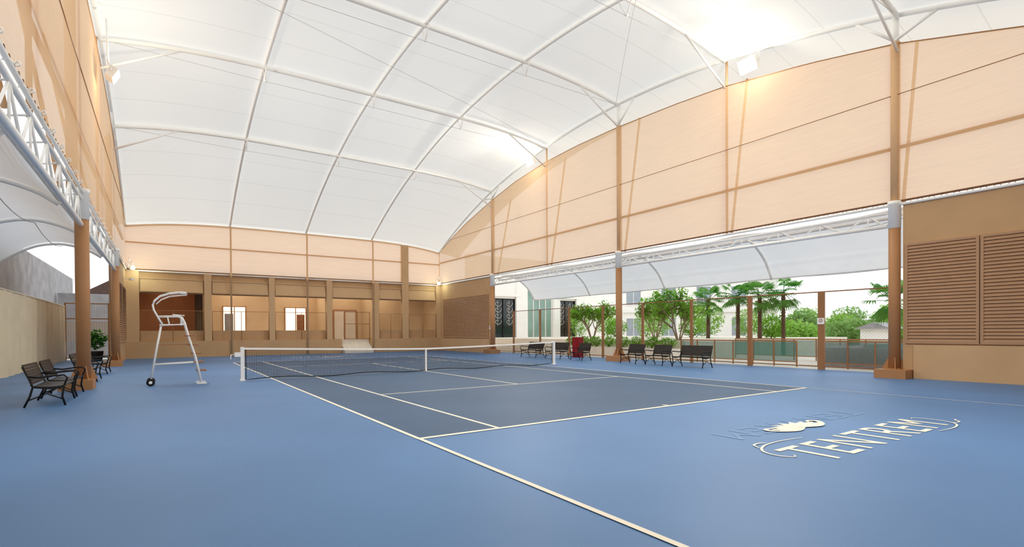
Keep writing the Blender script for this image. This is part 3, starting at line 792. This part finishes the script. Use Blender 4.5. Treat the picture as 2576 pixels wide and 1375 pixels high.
m = MB(); m.box(0,2.5,.3,.34,1.1,2.3); obj('board', m, M_white, parent=e)
e = empty('potted_plant', 'leafy dark green plant in black pot', 'plant', (-6.2, YB-1.6, 0))
m = MB(); m.tube([(0,0,0),(0,0,.55)], [.28,.36], 16); obj('pot', m, M_rubber, parent=e)
m = MB(); leaves(m, (0,0,1.2), (.55,.55,.6), 260, .2); obj('foliage', m, M_leafd, parent=e)
e = empty('village_house', 'small grey house with dark tiled gable roof', 'building', (-8.9, 57, -.12))
m = MB(); m.box(0,4.6,0,4,0,5.6); obj('body', m, mat('pale_brick_wall',(170,150,136),.9,.15,6), parent=e)
m = MB(); m.add([(-.4,-.4,5.5),(5,-.4,5.5),(5,4.4,5.5),(-.4,4.4,5.5),(2.3,-.4,7.2),(2.3,4.4,7.2)], [(0,4,5,3),(1,2,5,4),(0,1,4),(3,5,2),(0,3,2,1)]); obj('roof', m, M_tile, parent=e)
obj('garden_wall', wallmb([(-9.4,-4,44,44.3,-.12,4.6)]), M_grey, label='grey block garden wall', category='wall')

# ------------------------------------------------------------------ floodlights, plus two unseen ones added as fill
def flood(loc, yawd, warm, power, col, size=.3, drop=.6, beam=0):
    e = empty('floodlight', 'lit sports floodlight in white housing' if warm else 'small lit corner floodlight', 'floodlight', loc, yawd, group='floodlights')
    m = MB(); R = Matrix.Rotation(.5, 4, 'X')
    m.box(-size,size,-.12,.12,-size*.7,size*.7, R); obj('housing', m, M_white, parent=e)
    m = MB(); m.box(-size*.9,size*.9,-.15,-.125,-size*.6,size*.6, R); obj('lens', m, M_lamp if warm else M_lampg, parent=e)
    m = MB(); m.tube([(-size-.04,0,0),(-size-.04,.1,.35),(size+.04,.1,.35),(size+.04,0,0)], .02, 6); m.tube([(0,.1,.35),(0,.15,drop)], .025, 6); obj('bracket', m, M_white, parent=e)
    if power:
        l = bpy.data.lights.new('bulb_light', 'POINT'); l.energy = power; l.color = col; l.shadow_soft_size = .15
        o = bpy.data.objects.new('bulb_light', l); COL.objects.link(o); o.parent = e; o.location = (0,-.6,-.15)
    if beam:
        l = bpy.data.lights.new('beam_light', 'AREA'); l.energy = beam; l.color = (1,.95,.86); l.shape = 'RECTANGLE'; l.size = size*1.8; l.size_y = size*1.2; l.spread = math.radians(140)
        o = bpy.data.objects.new('beam_light', l); COL.objects.link(o); o.parent = e; o.location = (0,-.2,-.1); o.rotation_euler = (-.95,0,0)
warm = (1,.9,.72)
flood((15.85,19.1,12.1), -math.pi/2, True, 130, warm, .36, beam=380)
flood((15.85,4.6,11.85), -math.pi/2, True, 170, warm, .36, .75, beam=380)
flood((-4.4,16.3,10.7), math.pi/2, True, 170, warm, .28, 1.9, beam=380)
flood((-4.4,1.0,10.7), math.pi/2, True, 100, warm, .28, 1.2, beam=380)  # unseen floodlight added on the left wall as interior fill
flood((11.6,2.2,11.9), -.6, True, 30, (1,.97,.9), .1)
flood((12.0,2.2,11.9), -.6, True, 0, (1,.97,.9), .1)
flood((5.6,-8.72,7.6), math.pi, True, 0, warm, .3, beam=300)  # added behind the camera, out of view, to brighten the hall
flood((-4.55,32.4,5.6), .8, False, 40, (.85,1,.8), .14)
flood((16.0,32.4,5.6), -.8, False, 40, (.85,1,.8), .14)
for x in (-2.8, 1.4, 5.4, 9.0, 12.0):
    l = bpy.data.lights.new('loggia_light', 'POINT'); l.energy = 60 if x > 0 else 18; l.color = (1,.92,.78); l.shadow_soft_size = .2
    o = bpy.data.objects.new('loggia_light', l); COL.objects.link(o); o.location = (x, YB+1.2, 4.9)
m = MB(); m.box(-.08,.08,-.25,.05,-.06,.06); m.tube([(0,.05,0),(-.3,.25,.05)], .02, 6)
obj('security_camera', m, M_white, (-4.55,31.2,4.75), .5, label='small white security camera on bracket', category='camera')

# ------------------------------------------------------------------ world
wd = bpy.data.worlds.new('world'); SC.world = wd; wd.use_nodes = True
nt = wd.node_tree; bg = nt.nodes['Background']; bg.inputs['Color'].default_value = (.97,.985,1,1); bg.inputs['Strength'].default_value = 1.52
SC.view_settings.view_transform = 'Standard'; SC.view_settings.look = 'None'; SC.view_settings.exposure = 0
